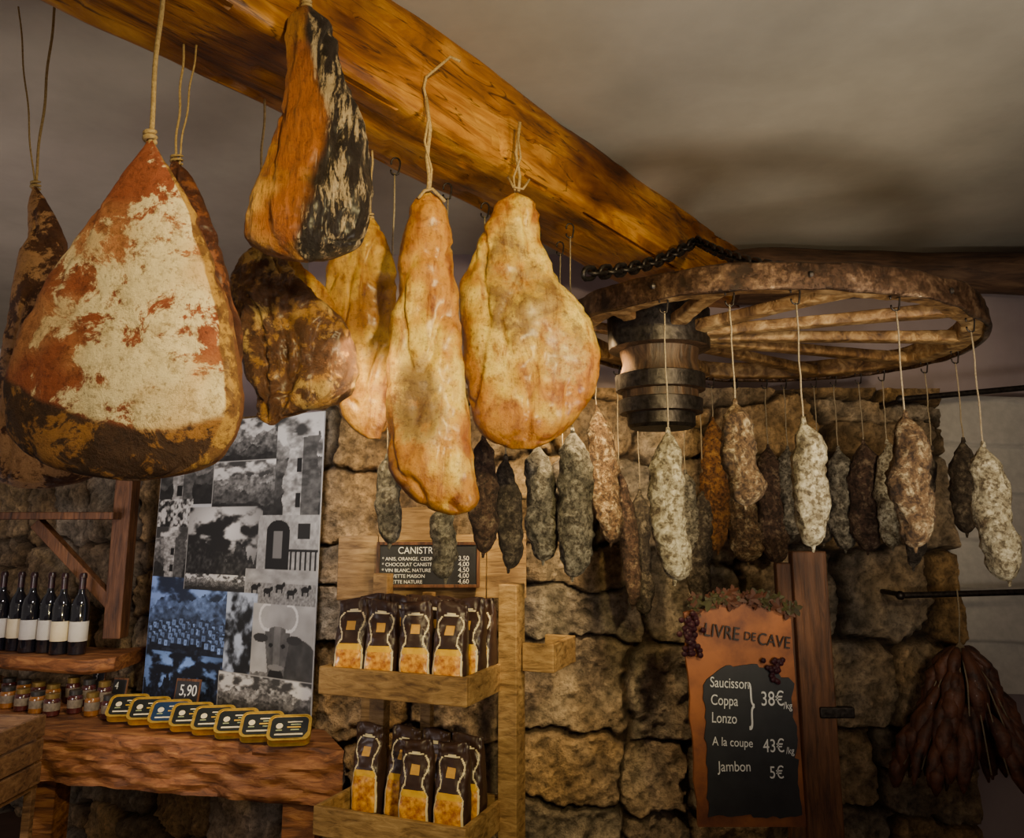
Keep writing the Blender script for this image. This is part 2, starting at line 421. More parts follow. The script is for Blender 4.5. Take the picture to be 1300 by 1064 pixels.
def c4(u,v,p,front):
    n=fr(p,7,4,25); c=lerp((.62,.34,.03),(.36,.15,.012),st(-.2,.3,n+.3*u)); return lerp(c,(.20,.07,.01),st(.7,1,v)*.7),(.26,.11,.02),.15+.4*st(.7,1,v)
ham([(278,464,474),(300,440,486),(340,415,500),(400,408,504),(460,410,503),(510,420,498),(540,440,495),(557,465,485)],1.98,.55,c4,9,.009,rope_up(470,280,1.98,z_b,.003))
ham([(330,366,378),(350,352,400),(380,350,425),(420,352,440),(460,360,440),(500,375,430),(520,390,410)],1.9,.5,c4,19,.006,rope_up(372,330,1.9,z_b,.003))
def c5(u,v,p,front):
    n=fr(p,6,4,41)
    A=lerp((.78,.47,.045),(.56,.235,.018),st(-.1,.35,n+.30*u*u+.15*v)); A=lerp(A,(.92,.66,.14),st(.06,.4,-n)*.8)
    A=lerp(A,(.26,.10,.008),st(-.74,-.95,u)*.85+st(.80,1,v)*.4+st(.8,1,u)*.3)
    e=((u-(-.2))/.8)**2+((v-.66)/.16)**2
    m=.14+.56*st(1.25,.3,e)
    return A,lerp((.55,.34,.09),(.24,.13,.03),st(.8,.1,e)),m
r5=[([W(543,250,1.78),W(545,225,1.78),W(542,200,1.78),W(546,165,1.78),W(541,125,1.78)],.005),([W(545,250,1.78),W(548,215,1.778),W(539,180,1.776),W(544,150,1.777),W(541,122,1.78)],.003),
 ([W(541,125,1.78),W(538,112,1.78),W(541,98,1.78),W(548,92,1.78),W(560,82,1.775),W(572,72,1.77),W(584,78,1.765)],.0035),
 ([W(545+x,246+y,1.76) for x,y in((-14,6),(-6,-4),(4,-6),(14,4),(20,10))],.004)]
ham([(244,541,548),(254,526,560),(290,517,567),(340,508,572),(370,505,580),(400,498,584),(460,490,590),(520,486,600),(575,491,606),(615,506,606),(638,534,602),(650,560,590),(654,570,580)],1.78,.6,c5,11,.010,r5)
def c6(u,v,p,front):
    n=fr(p,6,4,61)
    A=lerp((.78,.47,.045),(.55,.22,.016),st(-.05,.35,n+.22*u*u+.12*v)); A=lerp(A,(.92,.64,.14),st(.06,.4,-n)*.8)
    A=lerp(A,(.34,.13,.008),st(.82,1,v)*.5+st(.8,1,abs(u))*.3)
    e=((u-.05)/.8)**2+((v-.40)/.28)**2
    e2=((u-.45)/.5)**2+((v-.60)/.2)**2
    m=.12+.50*max(st(1.3,.3,e),.8*st(1.2,.3,e2))
    return A,lerp((.30,.16,.04),(.58,.38,.11),st(-.2,.3,n)),m
r6=[([W(657,255,2.05),W(660,225,2.05),W(655,195,2.05),W(660,155,2.04)],.0045),([W(655,255,2.05),W(652,225,2.045),W(661,200,2.045),W(657,170,2.04)],.003),
    ([W(645,225,2.04),W(652,238,2.02),W(664,240,2.02),W(672,228,2.04)],.0035)]
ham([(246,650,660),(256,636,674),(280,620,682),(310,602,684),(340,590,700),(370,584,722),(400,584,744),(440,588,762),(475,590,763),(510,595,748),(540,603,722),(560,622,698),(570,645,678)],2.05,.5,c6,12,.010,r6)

# ------------------------------------------------------------------ wagon wheel
CX,CY,RW=.835,2.60,.655
WZ,WA,WBB=.622,-.052,.0
def wp(x,y,h=0): return Vector((CX+x,CY+y,CZ+WZ+WA*x+WBB*y+h))
mb=MB()
def ringsec(r0,r1,h0,h1,mat,N=160,rd=.008,wob=.006):
    rings=[]
    sec=rrect((r1-r0)/2,(h1-h0)/2,rd,4)
    for i in range(N):
        a=2*math.pi*i/N; ring=[]
        for (q,c) in sec:
            w_=wob*noise.fractal(Vector((math.cos(a)*6,math.sin(a)*6,c*30+q*20)),1,2,3)
            r=(r0+r1)/2+q+w_
            ring.append(wp(r*math.cos(a),r*math.sin(a),(h0+h1)/2+c+w_))
        rings.append(ring)
    mb.loft(rings,mat,False,True)
ringsec(RW-.075,RW-.012,-.030,.030,1)
ringsec(RW-.016,RW+.004,-.038,.038,0)
for i in range(10):
    a=2*math.pi*i/10+.2; p=wp((RW+.004)*math.cos(a),(RW+.004)*math.sin(a),0); mb.ball(p,.009,2,6)
hx,hy=-.37,-.14
for th in(-84,-48,-14,18,54,95,138,185,-150,-118):
    a=R(th); e=wp((RW-.05)*math.cos(a),(RW-.05)*math.sin(a),-.01); s_=wp(hx,hy,-.055)
    dirv=(e-s_).normalized(); s_=s_+dirv*.10
    rings=[]; side=dirv.cross(Vector((0,0,1))).normalized()
    for k in range(15):
        t=k/14; c_=s_+(e-s_)*t; ww=.032-.009*math.sin(t*math.pi)+.002*math.sin(k*2.1); h_=.020-.004*math.sin(t*math.pi)
        rings.append([c_+side*(ww*math.copysign(abs(math.cos(q))**.35,math.cos(q)))+Vector((0,0,h_*math.copysign(abs(math.sin(q))**.35,math.sin(q)))) for q in [2*math.pi*j/20 for j in range(20)]])
    mb.loft(rings,1,True)
hc=wp(hx,hy,0)
prof=[(.03,-.350),(.095,-.350),(.105,-.340),(.105,-.305),(.128,-.303),(.130,-.262),(.118,-.258),(.118,-.235),(.138,-.232),(.140,-.185),(.125,-.18),(.115,-.145),(.125,-.105),(.158,-.10),(.162,.02),(.13,.03),(.12,.06),(.09,.07),(.085,.10),(.03,.10)]
mt=[2,2,2,3,2,2,3,3,2,2,3,3,3,2,3,2,3,2,2]
mb.lathe(hc,prof,36,mt)
wheel=mb.build('wagon_wheel',[M_rim,M_spoke,M_iron,M_hub],autos=True)
def chain(name,path,ll=.062,r=.006,w=.019):
    mb=MB(); pts=[Vector(p) for p in path]; 
    segs=[(pts[i+1]-pts[i]).length for i in range(len(pts)-1)]; T=sum(segs); n=int(T/(ll*.72))
    def at(s):
        for i,L in enumerate(segs):
            if s<=L: return pts[i]+(pts[i+1]-pts[i])*(s/L),(pts[i+1]-pts[i]).normalized()
            s-=L
        return pts[-1],(pts[-1]-pts[-2]).normalized()
    for i in range(n+1):
        c,t=at(T*i/n*.999); up=Vector((0,0,1)); a=t.cross(up).normalized(); b_=t.cross(a)
        q=a if i%2 else b_
        q=(q+ (b_ if i%2 else -a)*.35).normalized()
        L=[]
        hl=ll/2-w
        for k in range(20):
            an=2*math.pi*k/20; x=math.cos(an)*w+(hl if math.cos(an)>0 else -hl); y=math.sin(an)*w*.8
            L.append(c+t*x+q*y)
        mb.tube(L,r,6,0,True)
    return mb.build(name,[M_iron],autos=False)
pk=Vector(W(885,306,2.95))
pA=W(748,347,2.30); pB=W(1010,345,1.99)
path=[]
for i in range(13):
    t=i/12; p=pA.lerp(pk,t); p.z-=.03*math.sin(t*math.pi); path.append(p)
for i in range(1,13):
    t=i/12; p=pk.lerp(pB,t); p.z-=.02*math.sin(t*math.pi); path.append(p)
chain('iron_chain',path,.070,.0075,.022)
mb=MB(); rings=[]
for i in range(7):
    a=math.pi+.02+.02*i
    rings.append([wp(r*math.cos(a),r*math.sin(a),h) for r,h in((RW-.09,-.055),(RW+.014,-.055),(RW+.016,.055),(RW-.09,.05))])
mb.loft(rings); mb.build('iron_rim_clamp',[M_iron],smooth=False,bevel=.003)

# ------------------------------------------------------------------ sausages
def saus_mat(name,dark,mid,light,lo,hi,sc=26):
    m,nt,b=base(name); v=mapped(nt); n=nz(nt,v,sc,10,.78,.4); n2=nz(nt,v,sc*3,5)
    c=ramp(nt,n,[(lo,dark),((lo+hi)/2,mid),(hi,light)])
    c=mix(nt,c,ramp(nt,n2,[(.40,(.20,.15,.10)),(.53,(1,1,1))]),.85,'MULTIPLY')
    nt.links.new(c,b.inputs['Base Color']); b.inputs['Roughness'].default_value=.75; bump(nt,b,n,1.0,.016); return m
SM={'w':saus_mat('sausage_white_mould',(.12,.08,.04),(.42,.36,.23),(.78,.70,.50),.36,.62),
 'g':saus_mat('sausage_grey_mould',(.04,.034,.024),(.17,.148,.11),(.48,.43,.33),.35,.65),
 'd':saus_mat('sausage_dark',(.018,.012,.009),(.07,.05,.034),(.28,.23,.16),.35,.66),
 'r':saus_mat('sausage_brown_speckled',(.055,.026,.010),(.18,.10,.042),(.52,.42,.25),.39,.63),
 'm':saus_mat('sausage_maroon',(.03,.014,.008),(.09,.045,.027),(.32,.23,.14),.37,.66),
 'o':saus_mat('sausage_orange',(.08,.025,.006),(.28,.11,.02),(.50,.27,.07),.37,.7)}
def rimd(px,py,near):
    r=ray(px,py); k=r.x/r.y; A=k*k+1; B=-2*(k*CX+CY); C=CX*CX+CY*CY-(RW-.03)**2
    D=max(B*B-4*A*C,0); return (-B+(-1 if near else 1)*math.sqrt(D))/(2*A)
def sausage(xt,yt,xb,yb,w,mode,mk,bend=0):
    if mode=='n' or mode=='f': d=rimd(xt,yt,mode=='n'); zt=None
    else: d=mode; zt=z_b-.03
    T=W(xt,yt,d); B=W(xb,yb,d); rad=w/2/F*d*1.0
    if zt is None: zt=CZ+WZ+WA*(T.x-CX)+WBB*(d-CY)-.03
    L=(B-T).length; n=40; seg=26; sd=random.uniform(0,50); rings=[]
    for i in range(n):
        t=i/(n-1); tp=.5-.5*math.cos(math.pi*t)
        c=T.lerp(B,tp); c.x+=bend*math.sin(tp*math.pi)*L+.014*noise.noise(Vector((tp*3,sd,0)))
        x=2*tp-1; pr=(max(0,1-abs(x)**4))**.5*(.86+.14*math.sin(tp*2.6))+.03
        if tp<.12: pr*= .45+.55*tp/.12
        ring=[]
        for k in range(seg):
            a=2*math.pi*k/seg; q=Vector((math.cos(a),math.sin(a),0))
            r=rad*pr*(1+.28*fr(c+q*rad,14,3,sd)+.16*fr(c+q*rad,55,3,sd))
            ring.append(c+q*r)
        rings.append(ring)
    mb=MB(); mb.loft(rings,0,True)
    mb.tube([T+Vector((0,0,.012)),T-Vector((0,0,.004))],[.005,.008],8,0)
    P=[T+Vector((.0,0,-.005))]; 
    for j in range(1,9): P.append(Vector((T.x+random.uniform(-.002,.002),T.y,T.z+(zt-.035-T.z)*j/8)))
    mb.tube(P,.0024,6,1)
    z0=zt-.04; H=[(T.x+.012*math.sin(a),T.y,z0+.012-.012*math.cos(a)) for a in [j*.5-1.8 for j in range(6)]]
    H+=[(T.x+.012,T.y,z0+.03)]
    H+=[(T.x+.012*math.cos(a),T.y,z0+.035+.014*math.sin(a)) for a in [j*.5 for j in range(8)]]
    mb.tube(H,.0026,6,2)
    mb.tube([B+Vector((0,0,.01)),B-Vector((.002,0,.014))],[.008,.003],6,0)
    mb.build('dry_sausage',[SM[mk],M_twine,M_iron],autos=False)
SL=[(492,582,495,690,31,1.98,'g',0),(562,640,566,735,32,2.14,'g',0),(614,555,614,702,34,2.28,'m',0),(642,582,646,722,31,2.36,'d',.01),
(683,566,690,712,40,2.50,'g',0),(727,548,727,733,43,2.45,'g',.02),(757,518,776,690,34,'f','r',0),(714,580,716,690,30,2.62,'d',0),
(812,625,820,780,30,'f','d',-.02),(786,600,803,770,24,'f','m',.02),(848,548,857,737,43,'n','w',-.02),(893,620,886,765,30,'f','d',0),
(905,533,912,700,33,'f','o',.0),(933,512,947,642,43,'n','r',0),(940,628,950,714,40,'f','r',0),(975,568,985,715,36,'f','m',0),(1000,570,1008,680,30,'f','g',0),
(1020,535,1033,694,41,'n','w',.02),(1064,570,1074,698,35,'f','g',0),(1096,562,1102,700,37,'f','m',0),(1126,562,1134,695,30,'f','w',0),
(1149,527,1163,695,47,'n','r',0),(1223,560,1228,677,29,'f','d',0),(1248,566,1282,738,41,'n','w',-.03),(1183,570,1160,720,26,'f','d',0),(870,600,878,700,26,'f','g',0),
(1040,590,1046,690,26,'f','d',0)]
for s in SL: sausage(*s)

# ------------------------------------------------------------------ poster
NU,NV=300,360
U,V=np.meshgrid(np.linspace(0,1,NU),np.linspace(0,1,NV))
C=np.ones((NV,NU,3))*.55
def hsh(a,b_): t=np.sin(a*127.1+b_*311.7)*43758.5; return t-np.floor(t)
def tile(u0,v0,u1,v1,kind,seed,tint=(1,1,1)):
    m=(U>=u0)&(U<u1)&(V>=v0)&(V<v1); s=(U[m]-u0)/(u1-u0); t=(V[m]-v0)/(v1-v0)
    asp=(u1-u0)*.85/(v1-v0); X=s*asp
    cl=fbm(X*3+seed,t*6,seed); g=.20+.75*sstep(.38,.62,cl)*(1-.2*t)
    if kind in('mount','village','trees','tower','ruin','horses'):
        for j in range(4):
            rd=.32+.14*j+.34*(fbm(X*2.5+7*j+seed,X*0,seed+j,5)-.5)*(1.5-.2*j)+.05*np.abs(fbm(X*14,X*0,seed,3)-.5); k=t>rd
            tex=fbm(X*12,t*18,seed+j*5,5)
            g=np.where(k,(.50-.13*j)*(.05+1.8*tex),g)
    if kind=='trees':
        g=.08+.95*sstep(.40,.58,cl)*np.exp(-((s-.45)**2+(t-.32)**2)*2.2); k=t>.62+.5*(fbm(X*9,X*0,seed,4)-.5); g=np.where(k,.03+.35*fbm(X*20,t*20,seed,3)**2,g)
    if kind in('tower','ruin'):
        cx=.45 if kind=='tower' else .58; wd=.20 if kind=='tower' else .33
        w_=wd*(1+.25*(fbm(t*6,t*0+seed,seed,3)-.5)*3); k=(np.abs(s-cx)<w_)&(t>.16+.10*fbm(np.floor(s*9),s*0,seed,2)); br=(.18+.6*fbm(X*14,t*26,seed,4))*np.where(s<cx,1.3,.6)
        g=np.where(k,br,g); k2=(np.abs(s-cx+.06)<.05)&(np.abs((t*3)%1-.5)<.2)&(t>.25)&(t<.9); g=np.where(k2,.02,g)
    if kind=='horses':
        g=np.where(t>.36,.30+.45*fbm(X*22,t*20,seed,3),.45+.4*cl)
        for hx_,hy_ in((.15,.5),(.33,.58),(.5,.46),(.66,.6),(.85,.5)):
            g=np.where((((s-hx_)/.055)**2+((t-hy_)/.08)**2<1)|((np.abs(np.abs(s-hx_)-.035)<.010)&(t>hy_)&(t<hy_+.17))|(((s-hx_-.06)/.022)**2+((t-hy_+.07)/.06)**2<1),.03,g)
    if kind=='village':
        for j in range(5):
            for i in range(12):
                r1=hsh(float(i),float(j+seed)); r2=hsh(float(i)+5,float(j)*3+seed)
                cx=(i+.5*(j%2)+.4*r1)/12.; top=.50+.055*j+.06*r2+.10*abs(cx-.5); wdt=.028+.02*r1; hh_=.07
                inside=(np.abs(s-cx)<wdt)&(t>top)&(t<top+hh_); roof=(t>top-.03)&(t<=top)&(np.abs(s-cx)<wdt*(1-(top-t)/.03))
                shade=.55+.4*r2
                g=np.where(inside,np.where(s<cx,shade,shade*.45),g); g=np.where(roof,.22,g)
                win=inside&(np.abs(np.abs(s-cx)-wdt*.5)<.004)&(np.abs(t-top-.03)<.012); g=np.where(win,.05,g)
        k=t>.86+.05*fbm(X*9,X*0,seed,3); g=np.where(k,.06+.3*fbm(X*20,t*20,seed,3)**2,g)
    if kind=='door':
        g=.45+.4*fbm(X*12,t*12,seed,4); k=(np.abs(s-.34)<.19)&(t>.28); k|=((s-.34)**2/.036+(t-.30)**2/.04<1); g=np.where(k,.04,g)
        k=(s>.5)&(t>.62)&((np.sin(X*50)>.5)|(np.abs(t-.64)<.025)); g=np.where(k,.06,g); g=np.where((np.abs(s-.76)<.10)&(np.abs(t-.3)<.14),.1,g)
        k=(np.abs(s-.34)<.07)&(t>.3)&(t<.8); g=np.where(k,.45,g)
    if kind=='rock': g=.06+.85*sstep(.33,.68,fbm(X*7,t*7,seed,6))
    if kind=='cow':
        g=.50+.35*fbm(X*4,t*4,seed,3)
        g=np.where(t>.78+.1*fbm(X*8,X*0,seed,3),.2+.45*fbm(X*20,t*20,seed,3),g)
        body=((s-.74)/.34)**2+((t-.72)/.32)**2<1; g=np.where(body,.12+.2*fbm(X*8,t*8,seed,3),g)
        hw_=.20-.17*np.clip(t-.42,0,1); head=(np.abs(s-.42)<hw_)&(t>.30)&(t<.90); head|=((s-.42)/.2)**2+((t-.40)/.13)**2<1
        g=np.where(head,.20+.25*fbm(X*10,t*10,seed,3)+.10*(np.abs(s-.42)<.05),g)
        g=np.where((((s-.42)/.12)**2+((t-.86)/.09)**2<1),.05,g)
        g=np.where((((s-.42)/.13)**2+((t-.76)/.035)**2<1),.5,g)
        for sg in(-1,1):
            g=np.where(((s-.42-sg*.27)/.12)**2+((t-.42)/.055)**2<1,.16,g)
            hr=((s-.42-sg*.17)/.15)**2+((t-.16)/.18)**2; g=np.where((hr<1)&(hr>.6)&(sg*(s-.42)>.13),.95,g)
            g=np.where(((s-.42-sg*.10)/.035)**2+((t-.50)/.025)**2<1,.02,g)
    g=np.clip(g,0,1)**1.9*.80+.008
    bd=(s<.006)|(t<.006); g=np.where(bd,.4,g)
    C[m]=g[:,None]*np.array(tint)
bw=(1,.96,.90); bl=(.40,.62,1.25)
tile(0,0,.36,.30,'tower',1,bw); tile(.36,0,.74,.17,'mount',2,bw); tile(.36,.15,.74,.34,'mount',12,bw); tile(.74,0,1,.35,'ruin',3,bw)
tile(0,.28,.24,.38,'rock',4,bw); tile(0,.38,.24,.56,'ruin',24,bw); tile(.22,.31,.68,.56,'trees',5,bw); tile(.66,.34,1,.52,'door',6,bw)
tile(.60,.52,1,.64,'horses',7,bw); tile(0,.56,.52,.84,'village',8,bl); tile(.22,.545,.60,.60,'mount',31,bw); tile(.50,.60,.68,.86,'rock',9,(.7,.8,1.0)); tile(.66,.63,1,.89,'cow',10,bw)
tile(0,.82,.50,1,'trees',15,(.35,.6,1.3)); tile(.48,.86,1,1,'mount',17,bw)
pr0=np.array([-.79,3.30]); pl0=np.array([-1.70,3.85])
P=np.zeros((NV,NU,3))
for a in(0,1): P[...,a]=pl0[a]*(1-U)+pr0[a]*U
P[...,2]=CZ+.47-1.27*V
P[...,1]+= .03*(1-V)
P=P[::-1]; C=C[::-1]
po=grid_mesh('photo_collage_poster',P,C,M_poster,False)
so=po.modifiers.new('thick','SOLIDIFY'); so.thickness=.006; so.offset=-1

# ------------------------------------------------------------------ left: table, tins, jars, shelves
TZ=CZ-.80
f0=Vector((-.60,3.03)); f1=Vector((-1.85,3.34)); f2=Vector((-2.9,3.63))
mb=MB()
N=150; rings=[]
for i in range(N):
    t=i/(N-1)
    fp=f0.lerp(f1,t*2) if t<.5 else f1.lerp(f2,t*2-1)
    bk=Vector((-.84,3.36)).lerp(Vector((-3.0,4.62)),t)
    if t<.06: bk=Vector((-.74,3.33)).lerp(bk,t/.06)
    w1=.02*noise.noise(Vector((t*12,1,0))); 
    ring=[]
    prof2=[(0,0),(-.006,-.01)]+[(-.012+.022*noise.fractal(Vector((t*22,k*.35,2)),1,2,3),-.01-.012*k) for k in range(1,16)]+[(0.02,-.20)]
    for (o_,z_) in prof2: ring.append((fp.x,fp.y+o_+w1,TZ+z_))
    ring.append((bk.x,bk.y,TZ-.2)); ring.append((bk.x,bk.y,TZ))
    rings.append(ring)
mb.loft(rings)
for (lx,ly) in((-.78,3.2),(-1.9,3.5),(-2.8,3.85)):
    mb.box((lx,ly,(TZ-.2)/2),(.12,.12,TZ-.2),0)
mb.build('rustic_wooden_table',[M_table],bevel=0)
M_gold=simple('gold_tin',(.85,.55,.09),(.60,.36,.05),.3,.65,30,.1)
M_lab=simple('tin_label_black',(.02,.022,.02),(.012,.014,.012),.35,scale=10,bmp=0)
M_lab2=simple('tin_label_blue',(.02,.05,.12),(.01,.03,.07),.35,scale=10,bmp=0)
M_cream=simple('cream_print',(.85,.74,.48),(.75,.62,.38),.5,bmp=0)
M_white=simple('white_paper',(.70,.66,.58),(.60,.56,.48),.7,bmp=0)
M_yel=simple('yellow_print',(.85,.50,.02),(.7,.38,.01),.5,bmp=0)
M_sage=simple('sage_print',(.40,.44,.22),(.30,.34,.17),.5,bmp=0)
def tin(loc,yaw,lab):
    mb=MB()
    def ro(hw,hh,r,z): return [(a,b_,z) for a,b_ in rrect(hw,hh,r,6)]
    mb.loft([ro(.072,.05,.022,0),ro(.076,.054,.024,.004),ro(.074,.052,.023,.008),ro(.074,.052,.023,.03),ro(.077,.055,.025,.034),ro(.077,.055,.025,.038),ro(.072,.050,.022,.038),ro(.071,.049,.021,.035)],0,True)
    mb.loft([ro(.066,.044,.018,.0355),ro(.066,.044,.018,.037)],1,True)
    mb.box((0,-.030,.0375),(.10,.006,.001),2)
    mb.lathe((-.036,.006,.037),[(.012,0),(.012,.0012)],12,2); mb.box((-.036,-.012,.0375),(.022,.004,.001),4)
    for k,(xx,ww) in enumerate(((.018,.052),(.022,.036),(.016,.048),(.02,.03))): mb.box((xx,.022-.011*k,.0375),(ww,.0045,.001),(2,4,3,4)[k])
    return mb.build('preserve_tin',[M_gold,lab,M_cream,M_yel,M_sage],loc=loc,rot=(R(38),0,yaw))
xs=[(163,913),(190,914),(217,915),(244,918),(272,921),(301,925),(333,929),(368,934)]
for i,(x,y) in enumerate(xs):
    t=i/7; d=3.45-.36*t; p=W(x,y,d); p.z=TZ+.042; tin(p,R(8),M_lab2 if i==2 else M_lab)
def text(s,parent,loc,size,mat,align='LEFT',name='lettering',sx=1.0):
    cu=bpy.data.curves.new(name,'FONT'); cu.body=s; cu.size=size; cu.extrude=.0006; cu.align_x=align; cu.materials.append(mat)
    o=bpy.data.objects.new(name,cu); bpy.context.collection.objects.link(o); o.parent=parent
    o.location=loc; o.rotation_euler=(R(90),0,0); o.scale=(sx,1,1); return o
def card(px,d,w,h,txt,yaw=R(-15),ts=.45):
    p=W(px,900,d); p.z=TZ+h/2+.008; mb=MB(); mb.box((0,0,0),(w,.008,h),1); mb.box((0,-.0045,0),(w*.9,.004,h*.86),0)
    mb.box((0,.02,-h*.45),(w*.5,.04,.01),1)
    o=mb.build('slate_price_card',[M_slate,M_post],loc=p,rot=(R(-10),0,yaw),smooth=False,bevel=.001)
    text(txt,o,(-w*.30,-.0075,h*.02),h*ts,M_chalk,sx=.8)
card(236,3.56,.12,.14,'5,90')
card(150,3.80,.075,.10,'4')
card(122,3.95,.07,.12,'3')
M_jar=simple('jam_jar_dark',(.08,.015,.012),(.03,.008,.008),.2,scale=30,bmp=0,coat=.6)
M_jar2=simple('honey_jar',(.30,.11,.02),(.16,.06,.01),.2,scale=30,bmp=0,coat=.6)
M_lid=simple('jar_lid',(.10,.09,.08),(.05,.05,.05),.35,.7,bmp=0)
M_lid2=simple('jar_lid_gold',(.3,.2,.06),(.2,.12,.03),.35,.6,bmp=0)
M_jlab=simple('jar_label',(.22,.17,.11),(.12,.09,.06),.6,scale=60,bmp=0)
def jar(px,d,r,h,m,l):
    p=W(px,905,d); p.z=TZ+.001
    mb=MB(); mb.lathe((0,0,0),[(r*.8,0),(r,.006),(r,h*.25),(r*1.01,h*.27),(r*1.01,h*.62),(r,h*.64),(r*.98,h*.74),(r*.82,h*.80),(r*.86,h*.81),(r*.86,h),(r*.8,h+.001)],20,[0,0,0,1,0,0,0,2,2,2])
    mb.build('preserve_jar',[m,M_jlab,l],loc=p)
for i in range(3): jar(94+22*i,3.60-.05*i,.030,.095,(M_jar,M_jar2)[i%2],(M_lid,M_lid2)[i%2])
for i in range(3): jar(90+20*i,3.80-.045*i,.030,.11,M_jar,(M_lid2,M_lid)[i%2])
for i in range(6): jar(-30+19*i,3.75-.05*i+.05,.032,.09,(M_jar2,M_jar)[i%2],(M_lid,M_lid2)[i%2])
for i in range(6): jar(-30+19*i,3.95-.05*i+.05,.032,.09,(M_jar,M_jar2)[i%2],(M_lid2,M_lid)[(i//2)%2])
mb=MB()
SZ=CZ-.60
rings=[]
for i in range(24):
    t=i/23; xx=-2.75+.94*t
    fy=3.98-.30*t+.015*noise.noise(Vector((t*9,0,0)))
    if t>.9: fy+=(t-.9)*1.2
    by=fy+.34
    rings.append([(xx,fy,SZ),(xx,fy-.012,SZ-.02),(xx,fy-.01,SZ-.05),(xx,fy+.01,SZ-.065),(xx,by,SZ-.065),(xx,by,SZ)])
mb.loft(rings)
mb.build('wine_shelf',[M_table],bevel=.003)
M_glass=simple('dark_bottle_glass',(.012,.012,.018),(.008,.008,.01),.08,bmp=0,coat=1)
M_caps=simple('bottle_capsule',(.05,.01,.015),(.02,.01,.01),.3,bmp=0)
def bottle(x,y,r=.042,h=.34,lab=M_white):
    mb=MB(); mb.lathe((0,0,0),[(r*.7,0),(r*.95,.003),(r,.01),(r,.06),(r*1.012,.061),(r*1.012,.15),(r,.151),(r,h*.58),(r*.85,h*.66),(r*.42,h*.74),(r*.36,h*.8),(r*.36,h*.93),(r*.42,h*.935),(r*.42,h*.97),(r*.3,h)],24,[0,0,0,0,1,0,0,0,0,0,2,2,2,2])
    mb.build('wine_bottle',[M_glass,lab,M_caps],loc=(x,y,SZ+.001))
for i,x in enumerate([-2.66,-2.57,-2.48,-2.39,-2.30,-2.21,-2.12,-2.03]):
    t=(x+2.75)/.94; bottle(x,3.98-.30*t+.10+.02*(i%2),.041,.37,M_white if i%3 else M_cream)
mb=MB()
yb=3.93
ZB=W(75,655,yb).z
mb.box(((-2.9-1.92)/2,yb+.06,ZB),(1.0,.26,.035),0)
q=W(148,700,yb); 
mb.box((q.x,yb+.06,(W(148,606,yb).z+W(148,812,yb).z)/2),(.085,.09,W(148,606,yb).z-W(148,812,yb).z),0)
a=W(40,664,yb); b_=W(140,772,yb); dv=b_-a
mb.box((a+b_)/2+Vector((0,.05,0)),(dv.length,.06,.055),0,Matrix.Rotation(-math.atan2(dv.z,dv.x),3,'Y'))
mb.build('bracket_shelf',[M_post],smooth=False,bevel=.004)
mb=MB()
c0=W(5,930,2.95); top=c0.z; cx_=c0.x-.13
for k in range(3): mb.box((cx_-.1,2.92,top-.04-.085*k),(.42,.016,.075),0)
for k in range(3): mb.box((cx_+.11,3.08,top-.04-.085*k),(.016,.30,.075),0); mb.box((cx_-.31,3.08,top-.04-.085*k),(.016,.30,.075),0); mb.box((cx_-.1,3.23,top-.04-.085*k),(.42,.016,.075),0)
mb.box((cx_-.1,3.08,top-.26),(.42,.30,.012),0)
for sx in(-.3,.095): mb.box((cx_+sx,2.94,(top)/2),(.03,.03,top),0); mb.box((cx_+sx,3.21,(top)/2),(.03,.03,top),0)
mb.build('wooden_crate',[M_crate],smooth=False,bevel=.002)

# ------------------------------------------------------------------ biscuit rack
YA=math.atan2(-.2,.49)
RX=Matrix.Rotation(YA,3,'Z'); RO=Vector((-.626,2.70,0))
def rk(x,y,z): return RO+RX@Vector((x,y,0))+Vector((0,0,z))
def rkbox(mb,x0,x1,y0,y1,z0,z1,mat=0): mb.box(rk((x0+x1)/2,(y0+y1)/2,(z0+z1)/2),(x1-x0,y1-y0,z1-z0),mat,RX)
mb=MB(); w_,dp=.53,.32
T1=CZ-.54
for bz in (T1,T1-.42,T1-.84):
    rkbox(mb,0,w_,0,.018,bz,bz+.085); rkbox(mb,0,w_,dp-.018,dp,bz,bz+.085)
    rkbox(mb,0,.018,.018,dp-.018,bz,bz+.085); rkbox(mb,w_-.018,w_,.018,dp-.018,bz,bz+.085)
    rkbox(mb,.018,w_-.018,.018,dp-.018,bz+.002,bz+.014)
rkbox(mb,-.005,.055,dp,dp+.045,0,T1+.36); rkbox(mb,w_-.01,w_+.055,dp-.06,dp+.02,0,T1+.34)
rkbox(mb,w_+.06,w_+.17,dp-.02,dp+.0,T1+.06,T1+.15); rkbox(mb,w_+.06,w_+.17,dp+.2,dp+.22,T1+.06,T1+.15);rkbox(mb,w_+.15,w_+.17,dp,dp+.2,T1+.06,T1+.15)
rkbox(mb,.2,.24,dp,dp+.03,0,T1+.3)
mb.build('biscuit_display_rack',[M_rackw],smooth=False,bevel=.003)
mb=MB(); yb=3.10
pl,pr_=W(430,700,yb).x,W(668,700,yb).x; zt=W(550,680,yb).z; zb=W(550,762,yb).z
for k,(a,b_) in enumerate(((pl,pl+.15),(pl+.153,pr_-.153),(pr_-.15,pr_))):
    mb.box(((a+b_)/2,yb,(zt+zb)/2+.004*k),(b_-a,.02,zt-zb),0)
xa,xb=W(507,650,yb).x,W(560,650,yb).x
